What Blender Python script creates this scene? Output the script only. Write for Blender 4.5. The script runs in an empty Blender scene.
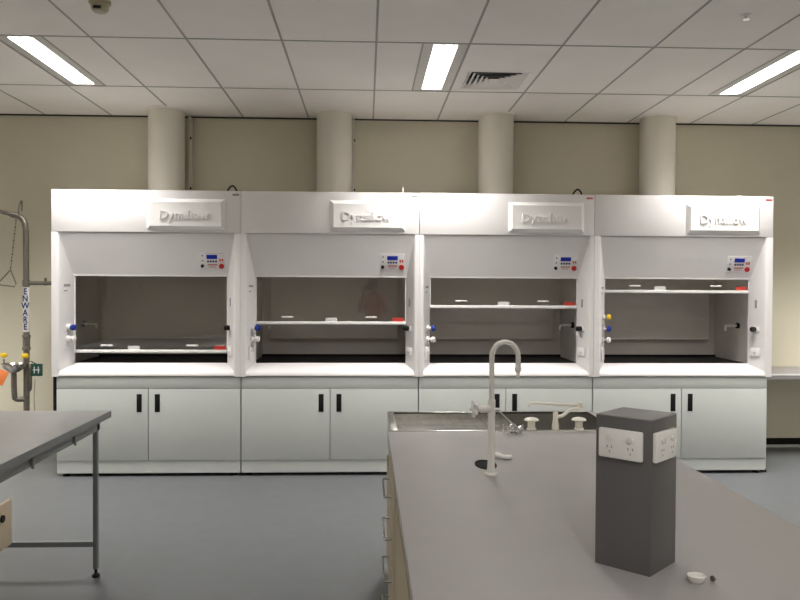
import bpy, bmesh, math, random
from mathutils import Vector, Matrix
random.seed(4)
PI = math.pi
SC = bpy.context.scene
C = SC.collection
HC = 3.252            # ceiling height
XL, XR, YB, YW = -6.4, 7.0, -3.2, 7.70

# ------------------------------------------------------------------ materials
def mat(name, col, rough=.5, metal=0., noise=0., nscale=20., bump=0., bscale=200., spec=.5, emit=None, estr=0.):
    m = bpy.data.materials.new(name); m.use_nodes = True
    nt = m.node_tree; b = nt.nodes['Principled BSDF']
    b.inputs['Base Color'].default_value = (*col, 1)
    b.inputs['Roughness'].default_value = rough
    b.inputs['Metallic'].default_value = metal
    b.inputs['Specular IOR Level'].default_value = spec
    if emit:
        b.inputs['Emission Color'].default_value = (*emit, 1)
        b.inputs['Emission Strength'].default_value = estr
    if noise or bump:
        tc = nt.nodes.new('ShaderNodeTexCoord')
    if noise:
        n = nt.nodes.new('ShaderNodeTexNoise'); n.inputs['Scale'].default_value = nscale
        n.inputs['Detail'].default_value = 4
        nt.links.new(tc.outputs['Object'], n.inputs['Vector'])
        r = nt.nodes.new('ShaderNodeValToRGB')
        r.color_ramp.elements[0].position = .3; r.color_ramp.elements[1].position = .7
        r.color_ramp.elements[0].color = (*[c * (1 - noise) for c in col], 1)
        r.color_ramp.elements[1].color = (*[min(1, c * (1 + noise)) for c in col], 1)
        nt.links.new(n.outputs['Fac'], r.inputs['Fac'])
        nt.links.new(r.outputs['Color'], b.inputs['Base Color'])
    if bump:
        n = nt.nodes.new('ShaderNodeTexNoise'); n.inputs['Scale'].default_value = bscale
        nt.links.new(tc.outputs['Object'], n.inputs['Vector'])
        bp = nt.nodes.new('ShaderNodeBump'); bp.inputs['Strength'].default_value = bump
        bp.inputs['Distance'].default_value = .002
        nt.links.new(n.outputs['Fac'], bp.inputs['Height'])
        nt.links.new(bp.outputs['Normal'], b.inputs['Normal'])
    return m

def glass_mat(name, tint):
    m = bpy.data.materials.new(name); m.use_nodes = True
    nt = m.node_tree; nt.nodes.clear()
    out = nt.nodes.new('ShaderNodeOutputMaterial')
    tr = nt.nodes.new('ShaderNodeBsdfTransparent'); tr.inputs['Color'].default_value = (*tint, 1)
    gl = nt.nodes.new('ShaderNodeBsdfGlossy'); gl.inputs['Roughness'].default_value = .015
    fr = nt.nodes.new('ShaderNodeFresnel'); fr.inputs['IOR'].default_value = 1.8
    mx = nt.nodes.new('ShaderNodeMixShader')
    nt.links.new(fr.outputs[0], mx.inputs[0]); nt.links.new(tr.outputs[0], mx.inputs[1])
    nt.links.new(gl.outputs[0], mx.inputs[2]); nt.links.new(mx.outputs[0], out.inputs['Surface'])
    return m

M = dict(
    wall=mat('cream wall paint', (.60, .565, .45), .75, noise=.03, nscale=1.5),
    floor=mat('blue grey vinyl', (.115, .121, .128), .38, noise=.05, nscale=9, bump=.05, bscale=60),
    tile=mat('mineral fibre tile', (.87, .835, .80), .9, noise=.02, nscale=3, bump=.3, bscale=160),
    tbar=mat('grid bar', (.36, .35, .33), .6),
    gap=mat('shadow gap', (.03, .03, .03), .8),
    white=mat('white powder coat', (.76, .74, .74), .38, noise=.012, nscale=3),
    plate=mat('white moulded plastic', (.82, .81, .80), .3),
    cab=mat('pale grey laminate', (.505, .53, .51), .5, noise=.012, nscale=4),
    liner=mat('grey hood liner', (.82, .775, .745), .45, noise=.03, nscale=4),
    worktop=mat('black epoxy worktop', (.009, .008, .008), .5, spec=.25),
    glass=glass_mat('tinted sash glass', (.93, .92, .91)),
    sashbar=mat('white sash rail', (.85, .84, .83), .3),
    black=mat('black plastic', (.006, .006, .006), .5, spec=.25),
    dark=mat('dark rubber', (.012, .012, .012), .8, spec=.15),
    steel=mat('brushed stainless', (.56, .55, .52), .24, 1., noise=.05, nscale=30),
    chrome=mat('chrome', (.75, .75, .74), .1, 1.),
    pipe=mat('galvanised pipe', (.22, .20, .175), .45, .7, noise=.15, nscale=40),
    frame=mat('grey painted steel', (.20, .21, .215), .45),
    tabletop=mat('grey table laminate', (.30, .295, .288), .34, noise=.03, nscale=8),
    bench=mat('grey bench laminate', (.325, .312, .306), .42, noise=.025, nscale=6),
    edge=mat('bench edge strip', (.26, .25, .245), .45),
    carcass=mat('beige melamine', (.40, .335, .235), .55, noise=.03, nscale=4),
    ped=mat('charcoal laminate', (.105, .101, .103), .45, noise=.03, nscale=8),
    pedtop=mat('grey laminate cap', (.24, .235, .23), .4),
    lab_white=mat('white epoxy coated brass', (.74, .73, .70), .25),
    ivory=mat('ivory plastic', (.78, .74, .66), .3),
    blue=mat('blue plastic', (.008, .03, .28), .35),
    yellow=mat('yellow plastic', (.75, .50, .02), .4),
    orange=mat('orange plastic', (.55, .14, .02), .5),
    red=mat('red plastic', (.50, .012, .012), .4),
    redlab=mat('red label film', (.55, .045, .03), .5),
    green=mat('dark green tag', (.01, .07, .05), .5),
    lcd=mat('blue display', (.012, .03, .38), .25),
    label=mat('white label film', (.70, .70, .69), .5),
    greyprint=mat('grey print', (.28, .27, .27), .6),
    redprint=mat('red print', (.45, .10, .08), .6),
    navy=mat('navy print', (.01, .02, .12), .5),
    duct=mat('cream painted duct', (.68, .65, .575), .5, noise=.015, nscale=3),
    ply=mat('pale plywood', (.62, .52, .38), .5, noise=.05, nscale=12),
    detector=mat('yellowed plastic', (.42, .37, .26), .5),
    housing=mat('luminaire white metal', (.62, .61, .58), .4),
    lamp=mat('fluorescent tube', (.9, .9, .9), .4, emit=(1, .97, .90), estr=9.),
    skin=mat('skin', (.50, .30, .22), .55),
    shirt=mat('rust orange shirt', (.55, .10, .04), .8),
    trousers=mat('dark trousers', (.03, .035, .05), .8),
    hair=mat('dark hair', (.02, .015, .01), .6),
)

# ------------------------------------------------------------------ mesh builder
class MB:
    def __init__(s, M4=None): s.bm = bmesh.new(); s.M = M4 or Matrix.Identity(4)
    def _x(s, vs):
        for v in vs: v.co = s.M @ v.co
    def box(s, x0, x1, y0, y1, z0, z1, bev=0., seg=2):
        t = bmesh.new(); bmesh.ops.create_cube(t, size=1)
        for v in t.verts:
            v.co = Vector((x0 + (v.co.x + .5) * (x1 - x0), y0 + (v.co.y + .5) * (y1 - y0), z0 + (v.co.z + .5) * (z1 - z0)))
        if bev: bmesh.ops.bevel(t, geom=list(t.edges), offset=bev, segments=seg, affect='EDGES', profile=.5)
        s._merge(t); return s
    def _merge(s, t):
        s._x(t.verts); bmesh.ops.recalc_face_normals(t, faces=list(t.faces))
        me = bpy.data.meshes.new('tmp'); t.to_mesh(me); t.free(); s.bm.from_mesh(me); bpy.data.meshes.remove(me)
    def prism(s, poly, h0, h1, axis='z', bev=0.):
        """poly: 2-D outline; axis z -> (x,y); x -> (y,z); y -> (x,z)"""
        def P(a, b, h): return {'z': (a, b, h), 'x': (h, a, b), 'y': (a, h, b)}[axis]
        t = bmesh.new()
        lo = [t.verts.new(P(a, b, h0)) for a, b in poly]; hi = [t.verts.new(P(a, b, h1)) for a, b in poly]
        t.faces.new(lo); t.faces.new(hi); n = len(poly)
        for i in range(n): t.faces.new((lo[i], lo[(i + 1) % n], hi[(i + 1) % n], hi[i]))
        bmesh.ops.recalc_face_normals(t, faces=list(t.faces))
        if bev: bmesh.ops.bevel(t, geom=list(t.edges), offset=bev, segments=2, affect='EDGES')
        s._merge(t); return s
    def hull8(s, pts):
        t = bmesh.new(); v = [t.verts.new(p) for p in pts]
        for f in ((0, 1, 2, 3), (4, 5, 6, 7), (0, 1, 5, 4), (1, 2, 6, 5), (2, 3, 7, 6), (3, 0, 4, 7)): t.faces.new([v[i] for i in f])
        s._merge(t); return s
    def lathe(s, prof, c=(0, 0, 0), seg=24, axis=(0, 0, 1), sx=1., sy=1.):
        t = bmesh.new(); rings = []
        for r, z in prof:
            rings.append([t.verts.new((max(r, 1e-5) * math.cos(2 * PI * k / seg) * sx, max(r, 1e-5) * math.sin(2 * PI * k / seg) * sy, z)) for k in range(seg)])
        for a, b in zip(rings, rings[1:]):
            for k in range(seg): t.faces.new((a[k], a[(k + 1) % seg], b[(k + 1) % seg], b[k]))
        t.faces.new(rings[0][::-1]); t.faces.new(rings[-1])
        q = Vector((0, 0, 1)).rotation_difference(Vector(axis).normalized()).to_matrix().to_4x4()
        for v in t.verts: v.co = Matrix.Translation(c) @ q @ v.co
        s._merge(t); return s
    def cyl(s, p0, p1, r0, r1=None, seg=16):
        p0, p1 = Vector(p0), Vector(p1); d = p1 - p0
        return s.lathe([(r0, 0), (r0 if r1 is None else r1, d.length)], p0, seg, d)
    def tube(s, pts, r, seg=14, smooth=0):
        pts = [Vector(p) for p in pts]
        rs = r if isinstance(r, (list, tuple)) else [r] * len(pts)
        for _ in range(smooth):
            np_, nr = [pts[0]], [rs[0]]
            for i in range(len(pts) - 1):
                np_ += [pts[i].lerp(pts[i + 1], .25), pts[i].lerp(pts[i + 1], .75)]
                nr += [rs[i] * .75 + rs[i + 1] * .25, rs[i] * .25 + rs[i + 1] * .75]
            np_.append(pts[-1]); nr.append(rs[-1]); pts, rs = np_, nr
        t = bmesh.new(); rings = []; n = len(pts)
        d0 = (pts[1] - pts[0]).normalized()
        up = Vector((0, 0, 1)) if abs(d0.z) < .9 else Vector((0, 1, 0))
        a = d0.cross(up).normalized()
        for i, p in enumerate(pts):
            d = (pts[min(i + 1, n - 1)] - pts[max(i - 1, 0)]).normalized()
            a = (a - d * a.dot(d)).normalized(); b = d.cross(a)
            rings.append([t.verts.new(p + (a * math.cos(2 * PI * k / seg) + b * math.sin(2 * PI * k / seg)) * rs[i]) for k in range(seg)])
        for q, w in zip(rings, rings[1:]):
            for k in range(seg): t.faces.new((q[k], q[(k + 1) % seg], w[(k + 1) % seg], w[k]))
        t.faces.new(rings[0][::-1]); t.faces.new(rings[-1])
        s._merge(t); return s
    def ball(s, c, r, sx=1, sy=1, sz=1):
        t = bmesh.new(); bmesh.ops.create_uvsphere(t, u_segments=20, v_segments=12, radius=r)
        for v in t.verts: v.co = Vector((v.co.x * sx, v.co.y * sy, v.co.z * sz)) + Vector(c)
        s._merge(t); return s
    def text(s, body, size, extrude, M4, bold=0., squeeze=1., spacing=1.):
        cu = bpy.data.curves.new('txt', 'FONT'); cu.body = body; cu.size = size; cu.extrude = extrude
        cu.align_x = 'CENTER'; cu.align_y = 'CENTER'; cu.offset = bold; cu.space_character = spacing
        o = bpy.data.objects.new('txt', cu); C.objects.link(o)
        dg = bpy.context.evaluated_depsgraph_get()
        me = bpy.data.meshes.new_from_object(o.evaluated_get(dg))
        t = bmesh.new(); t.from_mesh(me)
        for v in t.verts: v.co = M4 @ Vector((v.co.x * squeeze, v.co.y, v.co.z))
        bpy.data.objects.remove(o); bpy.data.curves.remove(cu); bpy.data.meshes.remove(me)
        s._merge(t); return s

def obj(name, mb, m, parent=None, label=None, smooth=True, loc=None):
    me = bpy.data.meshes.new(name)
    bmesh.ops.remove_doubles(mb.bm, verts=list(mb.bm.verts), dist=1e-6)
    mb.bm.to_mesh(me); mb.bm.free()
    me.materials.append(M[m] if isinstance(m, str) else m)
    if smooth:
        for p in me.polygons: p.use_smooth = True
        me.set_sharp_from_angle(angle=math.radians(32))
    o = bpy.data.objects.new(name, me); C.objects.link(o)
    if parent: o.parent = parent
    if loc: o.location = loc
    if label: o['label'] = label
    return o
def tag(o, label, cat, group=None):
    o['label'] = label; o['category'] = cat
    if group: o['group'] = group
    return o
def thing(name, label, cat, loc=(0, 0, 0), rz=0., group=None):
    o = bpy.data.objects.new(name, None); C.objects.link(o); o.empty_display_size = .1
    o.location = loc; o.rotation_euler = (0, 0, rz)
    return tag(o, label, cat, group)
def struct(name, mb, m, smooth=False):
    o = obj(name, mb, m, smooth=smooth); o['kind'] = 'structure'; return o
def frame_m(o, u, v):
    """matrix whose local x runs along u, y along v, z = u x v, origin o"""
    u = Vector(u).normalized(); v = Vector(v).normalized(); n = u.cross(v)
    return Matrix(((u.x, v.x, n.x, o[0]), (u.y, v.y, n.y, o[1]), (u.z, v.z, n.z, o[2]), (0, 0, 0, 1)))

# ------------------------------------------------------------------ room
struct('floor', MB().box(XL - .1, XR + .1, YB - .1, YW + .1, -.1, 0), 'floor')
struct('wall_back', MB().box(XL - .1, XR + .1, YW, YW + .1, 0, HC + .25), 'wall')
struct('wall_front', MB().box(XL - .1, XR + .1, YB - .1, YB, 0, HC + .25), 'wall')
struct('wall_left', MB().box(XL - .1, XL, YB, YW, 0, HC + .25), 'wall')
struct('wall_right', MB().box(XR, XR + .1, YB, YW, 0, HC + .25), 'wall')
struct('baseboard_back', MB().box(XL, XR, YW - .012, YW, .03, .095), 'dark')
struct('trim_1', MB().box(XL, XR, YW - .02, YW, 0, .03, .004), 'cab')
struct('trim_2', MB().box(XL, XR, YW - .012, YW, HC - .014, HC - .001), 'gap')  # dark strip painting the shadow line between wall and ceiling

GX0, TW, GYA, TL = .060, .6323, 5.272, 1.2914
xs = [GX0 + k * TW for k in range(-11, 12)]
xs = [x for x in xs if XL < x < XR]; ys = [GYA + k * TL for k in range(-7, 3)]
ys = [y for y in ys if YB < y < YW]
HW = .158
LX = (-5.156, -2.311, .534, 3.063, 5.592)  # outermost two columns are unseen lamps added to brighten the end walls
holes = [(lx - HW, lx + HW, GYA + r * TL, GYA + (r + 1) * TL) for r in (0, -2, -5) for lx in LX]
VX0, VX1, VY0, VY1 = .752, 1.262, 5.93, 6.47
holes.append((VX0, VX1, VY0, VY1))
bx = sorted(set([XL, XR] + [h[0] for h in holes] + [h[1] for h in holes]))
by = sorted(set([YB, YW] + [h[2] for h in holes] + [h[3] for h in holes]))
cm = MB()
for x0, x1 in zip(bx, bx[1:]):
    for y0, y1 in zip(by, by[1:]):
        cx, cy = (x0 + x1) / 2, (y0 + y1) / 2
        if any(h[0] < cx < h[1] and h[2] < cy < h[3] for h in holes): continue
        cm.box(x0, x1, y0, y1, HC, HC + .02)
cm.box(XL, XR, YB, YW, HC + .23, HC + .25)
struct('ceiling', cm, 'tile')
gm = MB()
def clipped(a0, a1, blocks):
    segs = [(a0, a1)]
    for b0, b1 in blocks:
        segs = [q for s in segs for q in ((s[0], min(s[1], b0)), (max(s[0], b1), s[1])) if q[1] - q[0] > 1e-4]
    return segs
for x in xs: gm.box(x - .0075, x + .0075, YB, YW, HC - .003, HC + .001)
for y in ys: gm.box(XL, XR, y - .0075, y + .0075, HC - .0035, HC + .001)
for h in holes[:15]:
    for x in (h[0], h[1]):
        if min(abs(x - g) for g in xs) > .02: gm.box(x - .006, x + .006, h[2], h[3], HC - .003, HC + .001)
struct('trim_3', gm, 'tbar')

def ceiling_light(x, y0, y1, label, power, spread):
    yc = (y0 + y1) / 2
    t = thing('ceiling_light', label, 'ceiling light', (x, yc, HC), 0, 'recessed twin tube ceiling lights')
    hl = (y1 - y0) / 2 - .009; w = .082; le = hl - .035; D = .085
    f = MB()
    W2 = HW - .008
    f.box(-W2, -w, -hl, hl, .002, .012); f.box(w, W2, -hl, hl, .002, .012)
    f.box(-w, w, -hl, -le, .002, .012); f.box(-w, w, le, hl, .002, .012)
    obj('trim_frame', f, 'housing', t, smooth=False)
    h = MB()
    h.box(-w - .004, -w, -le, le, .012, D); h.box(w, w + .004, -le, le, .012, D)
    h.box(-w, w, -le - .004, -le, .012, D); h.box(-w, w, le, le + .004, .012, D)
    h.box(-w - .004, w + .004, -le - .004, le + .004, D, D + .01)
    obj('reflector', h, 'plate', t, smooth=False)
    for sx in (-.045, .045):
        obj('tube_lamp', MB().cyl((sx, -le + .02, .062), (sx, le - .02, .062), .013), 'lamp', t)
    for sx in (-.043, .043):
        L = bpy.data.lights.new('fluorescent_glow', 'AREA'); L.shape = 'RECTANGLE'
        L.size = .052; L.size_y = 2 * le - .05; L.energy = power / 2; L.color = (1., .965, .925)
        L.spread = math.radians(spread)
        lo = bpy.data.objects.new('fluorescent_glow', L); C.objects.link(lo); lo.parent = t; lo.location = (sx, 0, .045)
POW = 62
names0 = ['recessed ceiling light beyond the left edge of the photo, above the safety shower side',
          'glowing recessed ceiling light at the far left above the first fume hood',
          'glowing recessed ceiling light beside the black air vent',
          'glowing recessed ceiling light cut by the right edge of the photo',
          'recessed ceiling light beyond the right edge of the photo']
for r in (0, -2, -5):  # only the first row is in view; the others are added as fill
    for k, lx in enumerate(LX):
        y0 = GYA + r * TL
        lab = names0[k] if r == 0 else 'recessed ceiling light %s the camera, %s' % ('nearly above' if r == -2 else 'behind', ('nearest the left wall', 'left of the middle', 'in the middle of the room', 'right of the middle', 'nearest the right wall')[k])
        ceiling_light(lx, y0, y0 + TL, lab, {0: 39 * (2.9 if k in (0, 4) else 1), -2: 9, -5: 37}[r], {0: 112, -2: 172, -5: 172}[r])  # added end lamps boosted, added rear rows spread wide as fill

# air vent: pyramid louvre diffuser
t = thing('air_vent', 'square white ceiling air vent with black slots', 'air vent', (VX0, VY0, HC))
w, l = VX1 - VX0, VY1 - VY0
b = MB()
for q in ((0, .022, 0, l), (w - .022, w, 0, l), (.022, w - .022, 0, .022), (.022, w - .022, l - .022, l)): b.box(*q, -.004, .09)
obj('frame', b, 'tile', t, smooth=False)
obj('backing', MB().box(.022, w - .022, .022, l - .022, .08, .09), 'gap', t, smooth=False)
def ring(ax, ay, d, z0, z1, th=.004):
    """one square cone of the diffuser: low outer edge, high inner edge"""
    tb = MB(); cx, cy = w / 2, l / 2
    def lv(e, z): return [(cx - ax + e, cy - ay + e, z), (cx + ax - e, cy - ay + e, z), (cx + ax - e, cy + ay - e, z), (cx - ax + e, cy + ay - e, z)]
    A, B, A2, B2 = lv(0, z0), lv(d, z1), lv(th, z0), lv(d + th, z1)
    for k in range(4):
        j = (k + 1) % 4
        tb.hull8([A[k], A[j], B[j], B[k], A2[k], A2[j], B2[j], B2[k]])
    return tb
for k in range(6):
    e = .026 + k * .038
    obj('cone', ring(w / 2 - e, l / 2 - e, .032, -.002, .024, .0012), 'tile', t, smooth=False)
    obj('cone_backing', ring(w / 2 - e + .0012, l / 2 - e + .0012, .0325, -.0005, .0262, .0006), 'gap', t, label='black back of the cone', smooth=False)  # black shell added so the cone's upper side looks unlit
t = thing('smoke_detector', 'beige domed smoke detector at the top edge of the photo', 'smoke detector', (-1.55, 4.62, HC))
obj('base', MB().lathe([(.062, 0), (.062, -.014), (.056, -.018)]), 'detector', t)
obj('dome', MB().lathe([(.052, -.018), (.05, -.045), (.035, -.062), (.001, -.066)]), 'detector', t)
obj('sensor_slot', MB().box(-.022, .022, -.054, -.044, -.055, -.04), 'black', t, label='black sensor slot')
t = thing('ceiling_sprinkler', 'small white sprinkler rosette in the ceiling near the right light', 'sprinkler', (2.273, 4.62, HC + .0015))
obj('rosette', MB().lathe([(.036, .0), (.034, -.006), (.014, -.012), (.012, -.02), (.001, -.022)]), 'plate', t)
obj('deflector', MB().lathe([(.02, -.028), (.02, -.031), (.003, -.031), (.003, -.02)][::-1]), 'chrome', t)

# ------------------------------------------------------------------ fume hoods
Y0, YO = 6.60, 6.745     # front plane, plane of the opening
HOODX = [-1.835, -.303, 1.197, 2.730]
HWID = [.781, .749, .749, .781]
BAR = [1.045, 1.292, 1.437, 1.577]
HOODLAB = ['white fume hood with its sash almost shut, next to the safety shower',
           'white fume hood with its sash half open, second from the safety shower',
           'white fume hood behind the gooseneck tap with sash two thirds open',
           'white fume hood with the highest raised sash, at the right end of the row']
PL = [(.002, .652), (-.005, .633), (.008, .66), (.012, .662)]
Z1, ZF, ZT = 1.70, 2.05, 2.402
FO = .645     # half width between fins at the front and at the opening

def make_hood(i):
    xc = HOODX[i]
    h = thing('fume_hood', HOODLAB[i], 'fume hood', (xc, Y0, 0), 0, 'row of four fume hoods')
    y1 = YO - Y0; hw = HWID[i]; eL = eR = hw - .75; FI = hw - .044 - (.018 if i in (0, 3) else 0)
    # upper casing
    b = MB(); b.box(-.75 - eL, .75 + eR, .0, .05, ZF, ZT, .006)
    obj('front_panel', b, 'white', h)
    b = MB(); b.box(-.75 - eL, .75 + eR, .05, 1.0, ZT - .02, ZT - .001); b.box(-.75 - eL, .75 + eR, .98, 1.0, .84, ZT - .02)
    for s, e in ((-1, eL), (1, eR)):
        xa, xb = sorted((s * (.75 + e), s * (.73 + e)))
        b.box(xa, xb, .14, .98, .84, ZT - .02)
    obj('casing', b, 'white', h, smooth=False)
    # side fins with flared inner face and rounded nose
    for s, e in ((-1, eL), (1, eR)):
        o_ = .75 + e
        arc = [(FI + .022 - .022 * math.cos(a), .022 - .022 * math.sin(a)) for a in (0, .4, .8, 1.2, PI / 2)]
        poly = [(o_, .0)] + arc[::-1] + [(FO, y1), (FO, y1 + .02), (.69, y1 + .03), (o_, y1 + .03)]
        poly = [(s * x, y) for x, y in poly]
        obj('side_fin', MB().prism(poly, .842, ZF - .001), 'white', h)
    # sloping panel
    top, bot = (.012, ZF - .004), (y1 - .012, Z1)
    b = MB(); b.hull8([(-FI - .004, top[0], top[1]), (FI + .004, top[0], top[1]), (FO + .012, bot[0], bot[1]), (-FO - .012, bot[0], bot[1]),
                       (-FI - .004, top[0] + .03, top[1]), (FI + .004, top[0] + .03, top[1]), (FO + .012, bot[0] + .03, bot[1]), (-FO - .012, bot[0] + .03, bot[1])])
    obj('sloping_panel', b, 'white', h, smooth=False)
    b = MB().box(-FO - .008, FO + .008, bot[0] + .001, bot[0] + .014, Z1 - .016, Z1 + .006, .003)
    obj('lower_lip', b, 'white', h)
    # sill
    obj('sill', MB().prism([(.004, .846), (.003, .852), (.004, .860), (.009, .875), (.022, .889), (y1 + .01, .944), (y1 + .02, .944), (y1 + .02, .846)], -hw + .005, hw - .005, 'x'), 'white', h)
    # inner chamber
    b = MB()
    yb = .915
    b.box(-.70, -.69, y1 + .035, yb, .935, 2.2); b.box(.69, .70, y1 + .035, yb, .935, 2.2)
    b.box(-.70, .70, yb, yb + .01, .935, 2.2); b.box(-.70, .70, y1 + .035, yb, 2.2, 2.21)
    obj('chamber_liner', b, 'liner', h, smooth=False)
    b = MB().box(-.60, .60, yb - .075, yb - .06, 1.115, 2.15, .003).box(-.60, .60, yb - .085, yb - .06, 1.105, 1.118, .002)
    obj('baffle', b, 'liner', h)
    b = MB().box(-.70, .70, y1 + .021, yb, .90, .936).box(-.69, .69, yb - .03, yb - .002, .936, .955)
    obj('work_surface', b, 'worktop', h, smooth=False)
    # sash
    zb = BAR[i]; ys_ = y1 + .006
    sash = obj('sash', MB().box(-FO + .002, FO - .002, ys_ + .004, ys_ + .010, zb + .005, zb + .66 if zb + .66 < 2.18 else 2.18), 'glass', h, label='tinted glass sash', smooth=False)
    obj('bottom_rail', MB().box(-FO + .002, FO - .002, ys_ - .008, ys_ + .018, zb - .014, zb + .012, .004), 'sashbar', sash)
    for s in (-1, 1):
        xa, xb = sorted((s * FO, s * (FO - .006)))
        obj('side_rail', MB().box(xa, xb, ys_ - .004, ys_ + .016, zb, Z1 + .1), 'sashbar', sash, smooth=False)
    for hx in (-.375, .345):
        g = MB().box(hx - .05, hx + .05, ys_ - .012, ys_ - .004, zb + .042, zb + .056, .003)
        g.box(hx - .042, hx - .034, ys_ - .005, ys_ + .004, zb + .044, zb + .054).box(hx + .034, hx + .042, ys_ - .005, ys_ + .004, zb + .044, zb + .054)
        obj('pull_handle', g, 'sashbar', sash)
    lx = -.15 if i in (0, 3) else 0.0
    obj('label_sticker', MB().box(lx - .05, lx + .05, ys_ + .001, ys_ + .004, zb + .012, zb + .044), 'label', sash, smooth=False)
    obj('warning_sticker', MB().box(FO - .115, FO - .02, ys_ + .001, ys_ + .004, zb + .012, zb + .045, 0), 'redlab', sash, label='red warning sticker', smooth=False)
    # nameplate
    x0, x1 = PL[i]; z0, z1 = 2.073, 2.332; d = .036; bv = .030
    b = MB(); b.hull8([(x0, 0, z0), (x1, 0, z0), (x1, 0, z1), (x0, 0, z1),
                       (x0 + bv, -d, z0 + bv), (x1 - bv, -d, z0 + bv), (x1 - bv, -d, z1 - bv), (x0 + bv, -d, z1 - bv)])
    npz = obj('nameplate', b, 'plate', h, smooth=False)
    obj('lettering', MB().text('Dynaflow', .106, .012, frame_m(((x0 + x1) / 2 - .012, -d, (z0 + z1) / 2 - .008), (1, 0, 0), (0, 0, 1)), bold=.0012, squeeze=.98, spacing=1.04), 'plate', npz)
    # corner sticker
    obj('corner_sticker', MB().box(hw - .07, hw - .015, -.0012, 0, 2.362, 2.378), 'redprint' if i > 1 else 'greyprint', h, smooth=False)
    # control panel on the slope
    sd = Vector((0, bot[0] - top[0], bot[1] - top[1])).normalized()
    zc = 1.815; tt = (zc - top[1]) / (bot[1] - top[1])
    o_ = (.525, top[0] + (bot[0] - top[0]) * tt, zc)
    F = frame_m(o_, (1, 0, 0), -sd)
    cp = obj('control_panel', MB(F).box(-.105, .105, -.078, .078, 0, .003, .001), 'white', h, label='white control panel with blue display')
    obj('display', MB(F).box(-.045, .045, .022, .058, .003, .006), 'lcd', cp, label='blue display', smooth=False)
    for k in range(4):
        obj('push_button', MB(F).lathe([(.0085, .003), (.0085, .008), (.001, .009)], (-.034 + k * .0225, .0, 0)), 'navy', cp, label='dark blue button')
    for q in ((-.04, .042, -.036, -.026), (-.03, .03, -.052, -.047)): obj('printed_legend', MB(F).box(*q, .003, .0038), 'redprint', cp, smooth=False)
    obj('printed_line', MB(F).box(-.05, .09, .068, .0695, .003, .0036), 'greyprint', cp, smooth=False)
    obj('knob', MB(F).lathe([(.014, .003), (.012, .022), (.001, .023)], (-.083, -.04, 0)), 'black', cp, label='black knob')
    obj('emergency_button', MB(F).lathe([(.022, .003), (.022, .012), (.001, .014)], (.078, -.042, 0)), 'red', cp, label='red emergency button')
    for q in (.062, .082): obj('red_symbol', MB(F).box(q, q + .012, 0.0, .024, .003, .0038), 'redlab', cp, smooth=False)
    for q in (.05, .005): obj('indicator', MB(F).lathe([(.006, .003), (.005, .006)], (-.08, q, 0)), 'black', cp)
    # services on the flared inner faces
    for s in (-1, 1):
        # local x runs into the opening, y up, z outward
        u = Vector((-s * (FI - FO), y1 - .02, 0)).normalized()
        if s < 0:
            G = lambda z: frame_m(((s * (FI + FO) / 2), (y1 + .02) / 2, z), u, (0, 0, 1)) @ Matrix.Diagonal((1, 1, 1, 1))
        else:
            G = lambda z: frame_m(((s * (FI + FO) / 2), (y1 + .02) / 2, z), -u, (0, 0, 1))
        sg = 1 if s < 0 else -1      # +x local toward opening for left, away for right
        if s < 0:
            for zv, colr in [(1.25, 'blue'), (1.155, 'lab_white')] + ([(1.352, 'yellow')] if i == 3 else []):
                v = obj('gas_valve', MB(G(zv)).lathe([(.026, .0), (.026, .014), (.011, .020), (.011, .042)], (0.015, 0, 0)), 'lab_white', h)
                obj('valve_knob', MB(G(zv)).lathe([(.016, .036), (.026, .042), (.026, .064), (.016, .070)], (0.015, 0, 0), 10), colr, v, label={'blue': 'blue valve knob', 'yellow': 'yellow valve knob'}.get(colr))
            if i > 0:
                k = obj('power_socket', MB(G(1.035)).box(-.04, .04, -.055, .055, 0, .012, .003), 'plate', h)
                obj('rocker_switch', MB(G(1.035)).box(-.025, -.005, .01, .035, .012, .017).box(.008, .028, .01, .035, .012, .017), 'label', k, smooth=False)
            else:
                obj('printed_label', MB(G(1.065)).box(-.03, .035, -.004, .004, 0, .006, .001), 'label', h, smooth=False)
            obj('notice_sticker', MB(G(1.585)).box(-.035, .03, .012, .03, 0, .001).box(-.035, .0, -.03, -.02, 0, .001), 'greyprint', h, smooth=False)
        else:
            v = obj('light_switch', MB(G(1.25)).box(-.035, .03, -.02, .02, 0, .008, .002), 'plate', h)
            obj('switch_knob', MB(G(1.25)).lathe([(.022, .008), (.022, .044), (.013, .05)], (-.012, 0, 0)), 'black', v, label='black switch knob')
            k = obj('power_socket', MB(G(1.05)).box(-.048, .042, -.036, .036, 0, .010, .003), 'plate', h)
            obj('socket_slot', MB(G(1.05)).box(-.016, -.012, -.012, 0, .010, .0108).box(-.002, .002, -.012, 0, .010, .0108).box(-.009, -.005, -.026, -.016, .010, .0108), 'black', k, smooth=False)
            obj('notice_sticker', MB(G(1.47)).box(-.016, .006, -.035, .035, 0, .001), 'greyprint', h, smooth=False)
    # outlet inside the chamber
    sides = {0: (-1,), 1: (-1,), 2: (1,), 3: (1,)}[i]
    for s in sides:
        z, y = 1.265, .42 if s > 0 else .45
        x = s * .69
        v = obj('outlet_flange', MB().cyl((x, y, z), (x - s * .022, y, z), .026), 'black', h, label='black outlet flange')
        obj('outlet_nozzle', MB().tube([(x - s * .02, y, z), (x - s * .10, y, z), (x - s * .125, y, z - .004), (x - s * .128, y, z - .045)], .011, 10), 'lab_white', v, label='white outlet nozzle')
    if i == 0:
        obj('wall_tag', MB().box(-.30, -.285, yb - .078, yb - .075, 1.57, 1.61), 'label', h, smooth=False)
    # end leg; the black strip paints the shaded gap at the left end
    if i == 0: obj('side_channel', MB().box(-.780, -.750, .03, .07, .24, .842), 'black', h, label='black side channel', smooth=False)
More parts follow.
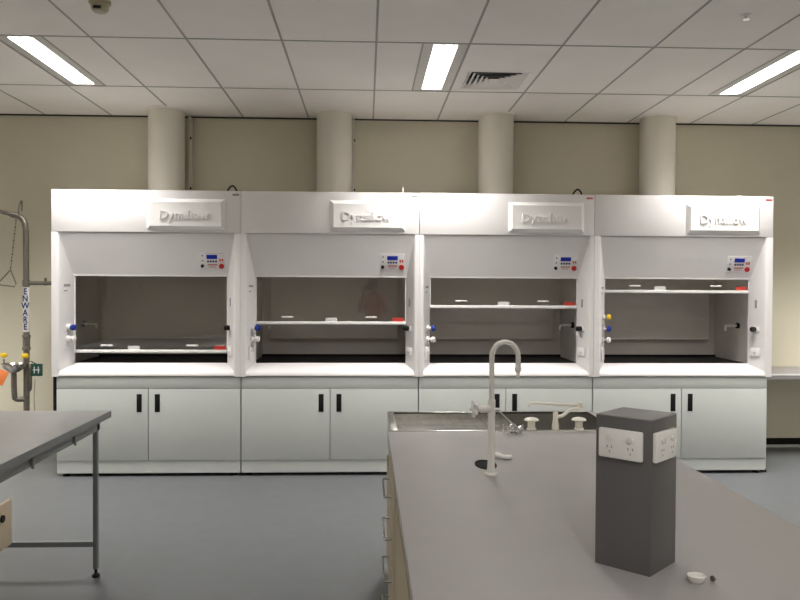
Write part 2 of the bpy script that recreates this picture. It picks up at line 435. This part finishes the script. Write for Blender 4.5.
    if i == 3:
        l = obj('leg', MB().box(.750, .780, .07, .11, .03, .842, .003), 'cab', h)
        obj('foot', MB().lathe([(.028, 0), (.028, .012), (.010, .018), (.010, .04)], (.765, .09, 0)), 'black', l, label='black levelling foot')
    # cables on the roof
    if i in (0, 2):
        x = .675 if i == 0 else .655
        obj('cable_loop', MB().tube([(x - .045, .20, ZT - .004), (x - .035, .2, ZT + .04), (x, .2, ZT + .075), (x + .03, .2, ZT + .05), (x + .045, .2, ZT - .004)], .0075, 8, 2), 'black', h, label='black cable loop')
    if i == 1:
        obj('cable_stub', MB().cyl((.612, .05, ZT - .004), (.608, .05, ZT + .05), .007, .004, 8), 'plate', h)
    if i == 3:
        obj('roof_gland', MB().lathe([(.035, -.003), (.03, .012), (.001, .014)], (.52, .1, ZT)), 'plate', h)
for i in range(4): make_hood(i)

# exhaust ducts
DX = [-1.880, -.308, 1.231, 2.798]
DL = ['white round exhaust duct above the fume hood by the safety shower', 'white round exhaust duct above the half open fume hood',
      'white round exhaust duct above the fume hood behind the gooseneck tap', 'white round exhaust duct above the right-end fume hood']
for x, lab in zip(DX, DL):
    t = thing('exhaust_duct', lab, 'exhaust duct', (x, 7.43, ZT), 0, 'exhaust ducts above the fume hoods')
    obj('pipe', MB().lathe([(.166, 0), (.166, HC - ZT - .001)], (0, 0, 0), 48), 'duct', t)
    obj('ceiling_collar', MB().lathe([(.172, HC - ZT - .014), (.185, HC - ZT - .002)], (0, 0, 0), 48), 'tile', t)
    if x < .5:
        k = obj('wall_channel', MB().box(.168, .185, .15, .266, 0, HC - ZT - .02), 'duct', t, smooth=False)
        for z in (.14, .62): obj('bolt', MB().cyl((.183, .16, z), (.195, .16, z), .012), 'black', k)

# base cabinets
CABX = [(-2.582, -1.056), (-1.05, .444), (.45, 1.944), (1.95, 3.476)]
SEAM = [-1.824, -.303, 1.197, 2.726]
CL = ['pale grey two-door cabinet under the fume hood with the almost shut sash', 'pale grey two-door cabinet under the half open fume hood',
      'pale grey two-door cabinet mostly hidden behind the sink and gooseneck tap', 'pale grey two-door cabinet at the right end of the row, behind the power pedestal']
for (xa, xb), sm, lab in zip(CABX, SEAM, CL):
    xc = (xa + xb) / 2; hw = (xb - xa) / 2; sm -= xc
    t = thing('base_cabinet', lab, 'cabinet', (xc, 6.61, 0), 0, 'base cabinets under the fume hoods')
    obj('body', MB().box(-hw, hw, .02, .94, .132, .836), 'cab', t, smooth=False)
    obj('top_rail', MB().box(-hw + .001, hw - .001, .004, .02, .742, .836, .0015), 'cab', t)
    obj('plinth', MB().box(-hw + .002, hw - .002, .008, .90, .029, .132), 'cab', t, smooth=False)
    for fx in (-hw + .06, hw - .06):
        for fy in (.06, .82): obj('foot', MB().lathe([(.03, 0), (.03, .008), (.012, .012), (.012, .030)], (fx, fy, 0)), 'black', t, label='black levelling foot')
    for s in (-1, 1):
        a, c = (-hw + .002, sm - .003) if s < 0 else (sm + .003, hw - .002)
        d = MB().box(a, c, 0, .019, .135, .738, .002)
        dr = obj('door', d, 'cab', t)
        hx = sm + s * .075
        g = MB(); g.box(hx - .021, hx + .021, -.003, .001, .544, .695, .001)
        obj('handle', g, 'black', dr, label='black recessed handle')

# ------------------------------------------------------------------ safety shower and eyewash
SY = 7.12; sx = -3.043
t = thing('safety_shower', 'steel pipe safety shower with eyewash bowl against the left wall', 'safety shower', (sx, SY, 0))
obj('riser_pipe', MB().cyl((0, 0, .02), (0, 0, 2.06), .026, seg=20), 'pipe', t)
obj('floor_flange', MB().lathe([(.07, 0), (.07, .012), (.035, .02), (.03, .04)]), 'pipe', t)
obj('shower_arm', MB().tube([(0, 0, 2.04), (0, 0, 2.10), (-.014, 0, 2.17), (-.05, -.0, 2.215), (-.11, -.02, 2.23), (-.16, -.03, 2.245), (-.30, -.06, 2.275), (-.62, -.12, 2.285)], [.0262, .0265, .026, .025, .022, .018, .018, .018], 16, 1), 'pipe', t)
obj('elbow_fitting', MB().cyl((-.07, -.005, 2.222), (-.12, -.022, 2.235), .028), 'pipe', t)
obj('shower_head', MB().lathe([(.02, .06), (.03, .03), (.11, -.02), (.11, -.03)], (-.62, -.12, 2.26)), 'pipe', t)
obj('valve_lever', MB().tube([(-.055, -.02, 2.22), (-.05, -.03, 2.30), (-.03, -.03, 2.355), (-.02, -.03, 2.355), (-.025, -.03, 2.26)], .007, 8, 1), 'pipe', t)
rod = MB()
p0, p1 = Vector((-.065, -.04, 2.22)), Vector((-.11, -.06, 1.74))
nlink = 16
for k in range(nlink):
    a = p0.lerp(p1, k / nlink); c = p0.lerp(p1, (k + .8) / nlink); rod.cyl(a, c, .007 if k % 2 else .005, seg=8)
pr = obj('pull_chain', rod, 'pipe', t)
tri = [(-.11, -.06, 1.74), (-.062, -.06, 1.615), (-.078, -.06, 1.59), (-.20, -.06, 1.605), (-.21, -.06, 1.63), (-.11, -.06, 1.74)]
obj('triangle_handle', MB().tube(tri, .006, 8), 'pipe', pr)
obj('wall_bracket', MB().cyl((.02, .0, 1.622), (.36, .0, 1.622), .018).cyl((.17, 0, 1.60), (.17, 0, 1.67), .012).cyl((.17, 0, 1.622), (.17, .575, 1.622), .012), 'pipe', t)
obj('bracket_clamp', MB().cyl((0, 0, 1.595), (0, 0, 1.65), .033), 'pipe', t)
sl = obj('label_sleeve', MB().cyl((0, 0, 1.185), (0, 0, 1.585), .0275, seg=24), 'label', t, label='white sleeve with navy letters')
tx = MB()
for k, ch in enumerate('ENWARE'):
    tx.text(ch, .078, .001, frame_m((0.003, -.0288, 1.545 - k * .063), (1, 0, 0), (0, 0, 1)), bold=.0012, squeeze=.85)
obj('lettering', tx, 'navy', sl)
obj('tee_fitting', MB().lathe([(.032, 1.02), (.037, 1.025), (.037, 1.045), (.031, 1.05), (.031, 1.13), (.036, 1.135), (.036, 1.155), (.03, 1.16)]), 'pipe', t)
bowl = obj('eyewash_bowl', MB().lathe([(.002, -.075), (.05, -.07), (.095, -.035), (.115, 0), (.122, .003), (.122, .008), (.112, .006), (.09, -.028), (.045, -.062), (.001, -.066)], (-.085, -.06, .90), 28, sx=.9, sy=.9), 'steel', t)
obj('drain_pipe', MB().tube([(-.085, -.06, .835), (-.085, -.06, .70), (-.085, -.05, .63), (-.09, -.03, .585), (-.04, -.01, .58), (0, 0, .58)], .024, 14, 1), 'pipe', t)
obj('supply_pipe', MB().tube([(0, 0, .90), (.05, -.03, .89), (.055, -.04, .78), (.05, -.03, .68), (0.03, -.01, .66)], .012, 10, 1), 'pipe', t)
for dx, dz, dy in ((-.175, .098, -.05), (.03, .098, -.10)):
    st = obj('spray_nozzle', MB().tube([(dx + (.06 if dx < 0 else -.06), dy, .885), (dx, dy, .885), (dx, dy, .945)], .008, 8), 'pipe', bowl)
    st2 = obj('dust_cap', MB().lathe([(.02, -.014), (.03, -.006), (.03, .016), (.014, .026), (.001, .027)], (dx, dy, .875 + dz)), 'yellow', bowl, label='yellow dust cap')
obj('push_plate', MB(Matrix.Translation((-.135, -.20, .80)) @ Matrix.Rotation(math.radians(18), 4, 'Y') @ Matrix.Rotation(math.radians(-20), 4, 'X')).box(-.045, .045, -.004, .004, -.065, .065, .003), 'orange', t, label='orange push plate')
obj('inspection_tag', MB(Matrix.Translation((.115, -.06, .85))).box(-.052, .052, -.008, .008, -.055, .055, .006).cyl((0, 0, .05), (-.06, .02, .075), .005), 'green', t, label='dark green tag')
obj('tag_mark', MB(Matrix.Translation((.115, -.069, .85))).box(-.03, .03, -.001, .001, -.004, .004).box(-.022, -.014, -.001, .001, -.03, .03).box(.014, .022, -.001, .001, -.03, .03), 'label', t, smooth=False)
obj('hanging_cord', MB().tube([(.10, -.06, .77), (.09, -.06, .6), (.10, -.06, .45)], .003, 6), 'pipe', t)

# ------------------------------------------------------------------ wall bench at the right
t = thing('wall_bench', 'narrow grey bench along the wall at the right edge of the photo', 'bench', (4.45, 7.03, 0))
obj('benchtop', MB().box(-.86, 2.4, 0, .66, .765, .82, .003), 'bench', t)
obj('front_edge', MB().box(-.86, 2.4, -.004, 0, .805, .8195), 'plate', t, smooth=False)  # pale strip painting the highlight along the bench edge
for x in (-.78, .88, 2.2):
    obj('bracket', MB().prism([(.06, .765), (.66, .765), (.66, .42), (.63, .42), (.12, .73), (.06, .73)], x - .015, x + .015, 'x'), 'frame', t, smooth=False)

# ------------------------------------------------------------------ grey table at the left
t = thing('lab_table', 'grey laminate table on a steel frame at the left edge', 'table', (-1.437, 4.46, 0))
tp_ = obj('tabletop', MB().box(-1.897, -.003, -2.347, -.003, .862, .90, .001), 'tabletop', t)
em = MB()
for q in ((-.003, 0, -2.35, 0), (-1.9, -1.897, -2.35, 0), (-1.897, -.003, -.003, 0), (-1.897, -.003, -2.35, -2.347)): em.box(*q, .863, .8995)
obj('edge_banding', em, 'frame', tp_, label='darker grey edge banding', smooth=False)
f = MB(); f.box(-.062, -.030, -2.26, -.10, .81, .862); f.box(-1.85, -.03, -.14, -.105, .81, .862); f.box(-1.85, -.03, -2.26, -2.22, .81, .862)
obj('apron', f, 'frame', t, smooth=False)
for x in (-.046, -1.83):
    for y in (-.12, -2.24):
        l = obj('leg', MB().box(x - .0125, x + .0125, y - .0125, y + .0125, .045, .862, .002), 'frame', t)
        obj('foot', MB().lathe([(.021, 0), (.021, .014), (.008, .022), (.008, .046)], (x, y, 0)), 'black', l, label='black levelling foot')
obj('lower_rail', MB().box(-1.82, -.06, -.134, -.106, .17, .198), 'frame', t, smooth=False)
for y in (-.48, -.98):
    obj('fixing_bracket', MB().box(-.032, -.018, y - .015, y + .015, .815, .858, .002).cyl((-.025, y, .815), (-.025, y, .80), .006), 'frame', t)

# stool beside the table (backrest shows at the left edge)
t = thing('lab_stool', 'pale plywood backrest of a stool at the left edge by the grey table', 'stool', (-1.328, 2.42, 0))
bk = obj('backrest', MB().box(.155, .17, -.19, .18, .757, .908, .006), 'ply', t)
obj('bolt', MB().cyl((.168, .105, .862), (.176, .105, .862), .012), 'black', bk, label='black bolt')
obj('backrest_post', MB().tube([(.145, 0, .88), (.145, 0, .62), (.12, 0, .56), (.05, 0, .555)], .012, 10, 1), 'frame', t)
obj('seat', MB().lathe([(.165, .56), (.175, .57), (.175, .585), (.165, .595), (.001, .595)], (0, 0, 0), 32), 'ply', t)
for k in range(4):
    a = PI / 4 + k * PI / 2
    l = obj('leg', MB().cyl((.07 * math.cos(a) - .05, .07 * math.sin(a), .56), (.17 * math.cos(a) - .05, .17 * math.sin(a), .01), .012), 'frame', t)
    obj('foot', MB().lathe([(.016, 0), (.016, .03)], (.17 * math.cos(a) - .05, .17 * math.sin(a), 0)), 'black', l)
obj('foot_ring', MB().tube([(.145 * math.cos(2 * PI * k / 24) - .05, .145 * math.sin(2 * PI * k / 24), .17) for k in range(25)], .008, 8), 'frame', t)

# ------------------------------------------------------------------ island bench
BX0, BX1, BYN, BYF, BZ = .108, 1.290, .55, 3.80, .90
t = thing('island_bench', 'long grey island bench in the foreground with drawers on its left side', 'bench', (BX0, BYN, 0))
L_, W_ = BYF - BYN, BX1 - BX0
cupx, cupy = .478 - BX0, 3.078 - BYN
obj('benchtop', MB().box(0, W_, 0, L_, BZ - .035, BZ, .004), 'bench', t)
obj('carcass', MB().box(.012, W_ - .03, .03, 3.79 - BYN, .10, BZ - .036).box(.012, W_ - .03, 3.24, 4.385 - BYN, .10, .66), 'carcass', t, smooth=False)
obj('plinth', MB().box(.06, W_ - .08, .08, 4.33 - BYN, 0, .10), 'dark', t, smooth=False)
for k in range(4):
    z = .744 - k * .176
    for y0, y1, in ((2.30, 2.78),):
        d = obj('drawer', MB().box(.001, .012, y0 + .002, y1 + .33, z - .085, z + .085, .001), 'carcass', t)
        ya, yb = 2.64, 2.94
        obj('handle', MB().tube([(.002, ya, z), (-.030, ya, z), (-.030, yb, z), (.002, yb, z)], .005, 8), 'chrome', d, label='steel bar handle')
for k in range(2):
    y0 = .10 + k * 1.09
    d = obj('door', MB().box(.001, .012, y0, y0 + 1.08, .12, .83, .001), 'carcass', t)
    obj('handle', MB().tube([(.002, y0 + .05, .76), (-.030, y0 + .05, .76), (-.030, y0 + .15, .76), (.002, y0 + .15, .76)], .005, 8), 'chrome', d, label='steel bar handle')

# sink at the far end of the bench
SX, SYy = BX0 + .014, BYF + .001
t = thing('sink', 'stainless steel sink with drainer across the far end of the island bench', 'sink', (SX, SYy, 0))
sw, sd = W_ - .014, .592
dx0, dx1, bx0, bx1, ya, yb = .035, .628, .642, sw - .035, .012, sd - .03
r = MB()
zt = BZ + .004
r.box(0, sw, 0, ya, zt - .012, zt, .002); r.box(0, sw, yb, sd, zt - .012, zt, .002); r.box(0, dx0, ya, yb, zt - .012, zt, .002)
r.box(bx1, sw, ya, yb, zt - .012, zt, .002); r.box(dx1, bx0, ya, yb, zt - .012, zt, .002)
obj('rim', r, 'steel', t)
r = MB(); r.box(0, .003, 0, sd, .72, zt - .012); r.box(sw - .003, sw, 0, sd, .72, zt - .012); r.box(0, sw, sd - .003, sd, .72, zt - .012)
obj('apron', r, 'steel', t, smooth=False)
def tray(x0, x1, y0, y1, z0, z1, w=.003):
    m = MB(); m.box(x0, x1, y0, y1, z0 - w, z0)
    m.box(x0 - w, x0, y0, y1, z0, z1); m.box(x1, x1 + w, y0, y1, z0, z1); m.box(x0 - w, x1 + w, y0 - w, y0, z0 - w, z1); m.box(x0 - w, x1 + w, y1, y1 + w, z0 - w, z1)
    return m
m = tray(dx0, dx1, ya, yb, zt - .045, zt - .006)
for k in range(9): m.box(dx0 + .03 + k * .058, dx0 + .036 + k * .058, ya + .03, yb - .03, zt - .045, zt - .041)
obj('drainer', m, 'steel', t, smooth=False)
m = tray(bx0, bx1, ya, yb, zt - .20, zt - .006)
bw = obj('bowl', m, 'steel', t, smooth=False)
obj('waste_outlet', MB().lathe([(.04, 0), (.04, .004), (.03, .004), (.028, .001), (.001, .001)], ((bx0 + bx1) / 2, (ya + yb) / 2, zt - .2)), 'chrome', bw)

# sink spout and knobs
zt2 = zt
t = thing('swivel_spout', 'ivory double-jointed swivel spout at the near edge of the sink', 'tap', (.942, 3.828, zt2))
obj('base_post', MB().lathe([(.018, 0), (.018, .004), (.016, .03), (.0125, .045), (.0125, .082), (.01, .086), (.001, .087)]), 'ivory', t)
obj('lower_arm', MB().tube([(.0, 0, .063), (.03, .004, .062), (.05, .006, .075), (.07, .01, .092), (.10, .014, .100), (.125, .018, .101)], .0085, 12, 2), 'ivory', t)
obj('joint', MB().lathe([(.014, .094), (.014, .098), (.011, .10), (.011, .13), (.006, .135), (.001, .135)], (.128, .018, 0)), 'ivory', t)
obj('upper_arm', MB().tube([(.128, .018, .116), (.08, .018, .117), (-.02, .018, .123), (-.09, .018, .128), (-.115, .018, .127), (-.128, .018, .118), (-.132, .018, .108)], [.0075, .0072, .0065, .006, .006, .0055, .005], 12, 1), 'ivory', t)
for x, lab in ((.822, 'ivory mushroom-topped pillar tap left of the swivel spout'), (1.060, 'ivory mushroom-topped pillar tap right of the swivel spout')):
    t = thing('pillar_tap', lab, 'tap', (x, 3.828, zt2), 0, 'mushroom topped pillar taps at the sink')
    obj('stem', MB().lathe([(.024, 0), (.024, .004), (.019, .007), (.0185, .044)]), 'ivory', t)
    obj('cap', MB().lathe([(.022, .040), (.036, .044), (.037, .047), (.030, .054), (.016, .058), (.001, .059)], seg=28), 'ivory', t)

# chrome cluster
t = thing('turret_tap', 'chrome turret tap with star handles on the bench before the sink', 'tap', (.712, 3.735, BZ))
obj('body', MB().lathe([(.03, 0), (.03, .006), (.014, .012), (.014, .03), (.02, .035), (.014, .045), (.001, .05)]), 'chrome', t)
for k, a in enumerate((PI * .98, PI * 1.28, PI * 1.72, PI * .02)):
    d = Vector((math.cos(a), math.sin(a), 0))
    p = Vector((0, 0, .024)); e = p + d * .045
    hd = obj('valve_arm', MB().cyl(p, e, .007), 'chrome', t)
    st = MB(); s_ = Vector((-d.y, d.x, 0))
    for q in range(4):
        b_ = q * PI / 2 + .4
        st.cyl(e, e + (s_ * math.cos(b_) + Vector((0, 0, 1)) * math.sin(b_)) * .02, .005, .004, 8)
    st.ball(e, .008)
    obj('star_handle', st, 'chrome', hd)

# gooseneck tap
t = thing('gooseneck_tap', 'tall white gooseneck laboratory tap on the grey bench', 'tap', (.473, 2.912, BZ))
obj('base_flange', MB().lathe([(.026, 0), (.026, .006), (.020, .012)], seg=6), 'lab_white', t)
obj('lower_column', MB().lathe([(.018, .008), (.0145, .03), (.0135, .05), (.0135, .24)]), 'lab_white', t)
obj('column_collar', MB().lathe([(.0136, .222), (.0148, .226), (.0148, .282), (.0136, .286)]), 'lab_white', t)
R = .05
pts = [(.0, 0, .24), (0, 0, .30), (0, 0, .40), (.0, 0, .445)] + [(R - R * math.cos(a), 0, .445 + R * 1.15 * math.sin(a)) for a in [PI * k / 14 for k in range(1, 14)]] + [(2 * R, 0, .445), (2 * R, 0, .405)]
obj('gooseneck', MB().tube(pts, .0098, 18), 'lab_white', t)
obj('nozzle', MB().lathe([(.0098, .41), (.0125, .406), (.0125, .393), (.007, .389), (.0065, .376), (.0075, .374), (.0045, .362), (.001, .362)][::-1], (2 * R, 0, 0)), 'lab_white', t)
v = obj('valve_body', MB().lathe([(.014, 0), (.016, .008), (.016, .045), (.012, .05), (.009, .055)], (0, 0, .252), 20, (-1, -.25, .0)), 'lab_white', t)
hdc = Vector((-.062, -.0155, .252))
hm = MB(); 
hm.lathe([(.012, 0), (.012, .014), (.006, .017)], hdc, 16, (-1, -.25, 0))
ax = Vector((-1, -.25, 0)).normalized(); s1 = Vector((0, 0, 1)); s2 = ax.cross(s1)
for q in range(5):
    b_ = q * 2 * PI / 5 + .5
    d = s1 * math.cos(b_) + s2 * math.sin(b_)
    hm.tube([hdc + ax * .007, hdc + ax * .007 + d * .016, hdc + ax * .007 + d * .031], [.007, .008, .0065], 10)
obj('hand_wheel', hm, 'lab_white', v)
obj('index_screw', MB().cyl((0.012, -.004, .25), (.030, -.006, .25), .005), 'lab_white', t)

t = thing('drip_cup', 'black oval drip cup let into the bench behind the gooseneck tap', 'drip cup', (.478, 3.078, BZ))
obj('cup_rim', MB().lathe([(.043, 0), (.043, .003), (.036, .004), (.034, .001)], seg=32, sy=1.9), 'dark', t)
obj('basin', MB().lathe([(.035, .0005), (.020, .0008), (.001, .001)], seg=32, sy=1.9), 'dark', t)
lv = MB().tube([(-.026, .0, .012), (-.004, .004, .016), (.014, -.012, .011), (.032, -.022, .010), (.052, -.020, .011)], [.009, .0135, .009, .010, .0105], 12, 2)
tag(obj('tap_lever', lv, 'lab_white', loc=(.547, 3.19, BZ)), 'small white plastic lever lying on the bench right of the gooseneck tap', 'lever')

# power pedestal
t = thing('power_pedestal', 'charcoal square power pedestal standing diagonally on the bench', 'power pedestal', (.6975, 1.976, BZ), PI / 4)
a = .0745
obj('body', MB().box(-a, a, -a, a, 0, .383, .001), 'ped', t)
obj('cap', MB().box(-a - .0008, a + .0008, -a - .0008, a + .0008, .383, .386, .001), 'pedtop', t)
# faces looking toward the camera: local -x (left one) and local -y (right one)
for G in (frame_m((-a, 0.002, .317), (0, -1, 0), (0, 0, 1)), frame_m((-.010, -a, .317), (1, 0, 0), (0, 0, 1))):
    s = obj('power_socket', MB(G).box(-.0595, .0575, -.037, .037, 0, .013, .004), 'plate', t, label='white double power socket')
    for dx in (-.028, .028):
        obj('rocker_switch', MB(G).lathe([(.0085, .013), (.008, .018), (.001, .019)], (dx, .016, 0), 18), 'lab_white', s)
    for dx in (-.028, .028):
        q = MB(G @ Matrix.Translation((dx, -.010, .013)))
        for sg in (-1, 1):
            q.box(sg * .006 - .0012, sg * .006 + .0012, -.001, .005, -.001, .0006)
        q.box(-.0011, .0011, -.013, -.008, -.001, .0006)
        obj('socket_slot', q, 'frame', s, smooth=False)

t = thing('bench_cap', 'small white oval plastic cap lying on the bench right of the power pedestal', 'cap', (.797, 1.832, BZ), -.25)
obj('cup', MB().lathe([(.012, 0), (.020, .008), (.0235, .018), (.022, .020), (.018, .016), (.001, .014)], seg=28, sy=.8), 'lab_white', t)
t = thing('screw', 'tiny dark screw lying beside the white plastic cap', 'screw', (.839, 1.840, BZ), .4)
obj('head', MB().cyl((0, 0, .007), (.004, 0, .007), .007, seg=10), 'pipe', t)
obj('shank', MB().cyl((.004, 0, .006), (.013, 0, .004), .003, .0015, 8), 'pipe', t)

# ------------------------------------------------------------------ photographer reflected in the sash glass
def skin_mesh(name, pts, edges, m, parent, level=2, root=0):
    me = bpy.data.meshes.new(name); me.from_pydata([p[:3] for p in pts], edges, [])
    o = bpy.data.objects.new(name, me); C.objects.link(o)
    sk = o.modifiers.new('skin', 'SKIN'); o.modifiers.new('sub', 'SUBSURF').levels = level
    o.modifiers['sub'].render_levels = level
    for k, p in enumerate(pts):
        d = me.skin_vertices[0].data[k]; r = p[3]; d.radius = (r, p[4] if len(p) > 4 else r); d.use_root = k == root
    dg = bpy.context.evaluated_depsgraph_get()
    m2 = bpy.data.meshes.new_from_object(o.evaluated_get(dg)); bpy.data.objects.remove(o)
    m2.materials.clear(); m2.materials.append(M[m])
    for p in m2.polygons: p.use_smooth = True
    r = bpy.data.objects.new(name, m2); C.objects.link(r); r.parent = parent
    return r
pt = thing('person', 'person in a rust orange shirt raising a phone, reflected in the half open sash', 'person', (.12, -.50, 0))
P, E_ = [], []
def add(p, prev=None):
    P.append(p)
    if prev is not None: E_.append((prev, len(P) - 1))
    return len(P) - 1
pel = add((0, 0, .94, .135, .10)); wa = add((0, .0, 1.10, .125, .09), pel); ch = add((0, .0, 1.30, .15, .10), wa)
nk = add((0, .0, 1.46, .055), ch); hb = add((0, .02, 1.52, .062), nk); hm_ = add((0, .015, 1.61, .078, .095), hb); ht = add((0, .005, 1.69, .06), hm_)
for s_ in (-1, 1):
    hp = add((s_ * .09, 0, .88, .085), pel); kn = add((s_ * .10, .01, .50, .058), hp); an = add((s_ * .10, -.02, .09, .042), kn); add((s_ * .115, .13, .035, .035), an)
    sh = add((s_ * .175, 0, 1.39, .062), ch); el = add((s_ * .24, .12, 1.15, .043), sh); wr = add((s_ * .13 - .03, .33, 1.44, .028), el)
    pm = add((s_ * .10 - .09, .375, 1.535, .026), wr)
    for q, (dx, dz, ln) in enumerate(((.0, .030, .06), (.0, .010, .068), (.0, -.010, .062), (.0, -.028, .05))):
        f1 = add((s_ * .095 - .09, .405, 1.56 + dz, .0095), pm); add((s_ * (.095 - ln * .8) - .09, .425, 1.56 + dz, .008), f1)
    t1 = add((s_ * .085 - .09, .375, 1.575, .011), pm); add((s_ * .05 - .09, .40, 1.60, .009), t1)
body = skin_mesh('body', P, E_, 'skin', pt)
sp = [(0, 0, .93, .15, .115), (0, 0, 1.10, .14, .105), (0, 0, 1.29, .165, .115), (0, 0, 1.42, .075, .07)]; se = [(0, 1), (1, 2), (2, 3)]
for s_ in (-1, 1):
    k = len(sp); sp += [(s_ * .178, 0, 1.39, .076), (s_ * .222, .08, 1.23, .060)]; se += [(2, k), (k, k + 1)]
skin_mesh('shirt', sp, se, 'shirt', pt)
tp = [(0, 0, .94, .148, .112)]; te = []
for s_ in (-1, 1):
    k = len(tp); tp += [(s_ * .09, 0, .86, .098), (s_ * .10, .01, .50, .072), (s_ * .10, -.02, .10, .058)]; te += [(0, k), (k, k + 1), (k + 1, k + 2)]
skin_mesh('trousers', tp, te, 'trousers', pt)
obj('hair', MB().ball((0, -.012, 1.648), .1, .92, 1.08, .98), 'hair', pt)
for s_ in (-1, 1):
    obj('eye', MB().ball((s_ * .03, .098, 1.612), .011), 'black', pt)
    obj('ear', MB().ball((s_ * .082, .01, 1.60), .03, .35, .7, 1), 'skin', pt)
    obj('shoe', MB().ball((s_ * .11, .065, .045), .05, .95, 2.7, .9), 'dark', pt)
obj('nose', MB().lathe([(.014, 0), (.011, .02), (.004, .045)], (0, .103, 1.568)), 'skin', pt)
obj('mouth', MB().ball((0, .088, 1.545), .022, 1, .4, .25), 'redprint', pt)
tag(obj('mobile_phone', MB().box(-.075, .075, -.005, .004, -.036, .036, .004), 'black', loc=(.03, -.075, 1.578)), 'black phone held up by the person in the rust orange shirt', 'phone')

# ------------------------------------------------------------------ camera
cam = bpy.data.cameras.new('camera'); cam.sensor_width = 36; cam.lens = 779.64 / 800 * 36; cam.clip_start = .02
co = bpy.data.objects.new('camera', cam); C.objects.link(co)
yaw, pit, rol = .0432, .0175, .0051
cy, sy_, cp_, sp_ = math.cos(yaw), math.sin(yaw), math.cos(pit), math.sin(pit)
F = Vector((sy_ * cp_, cy * cp_, -sp_)); R_ = Vector((cy, -sy_, 0)); U = R_.cross(F)
c, s = math.cos(rol), math.sin(rol)
r2, u2 = R_ * c + U * s, U * c - R_ * s
co.matrix_world = Matrix(((r2.x, u2.x, -F.x, 0), (r2.y, u2.y, -F.y, 0), (r2.z, u2.z, -F.z, 1.6099), (0, 0, 0, 1)))
SC.camera = co
w = bpy.data.worlds.new('world'); SC.world = w; w.use_nodes = True
w.node_tree.nodes['Background'].inputs[0].default_value = (.02, .02, .02, 1)
SC.view_settings.view_transform = 'Standard'; SC.view_settings.look = 'None'
SC.view_settings.gamma = 1; SC.view_settings.use_curve_mapping = False
SC.view_settings.exposure = .14
SC.cycles.max_bounces = 10; SC.cycles.diffuse_bounces = 6
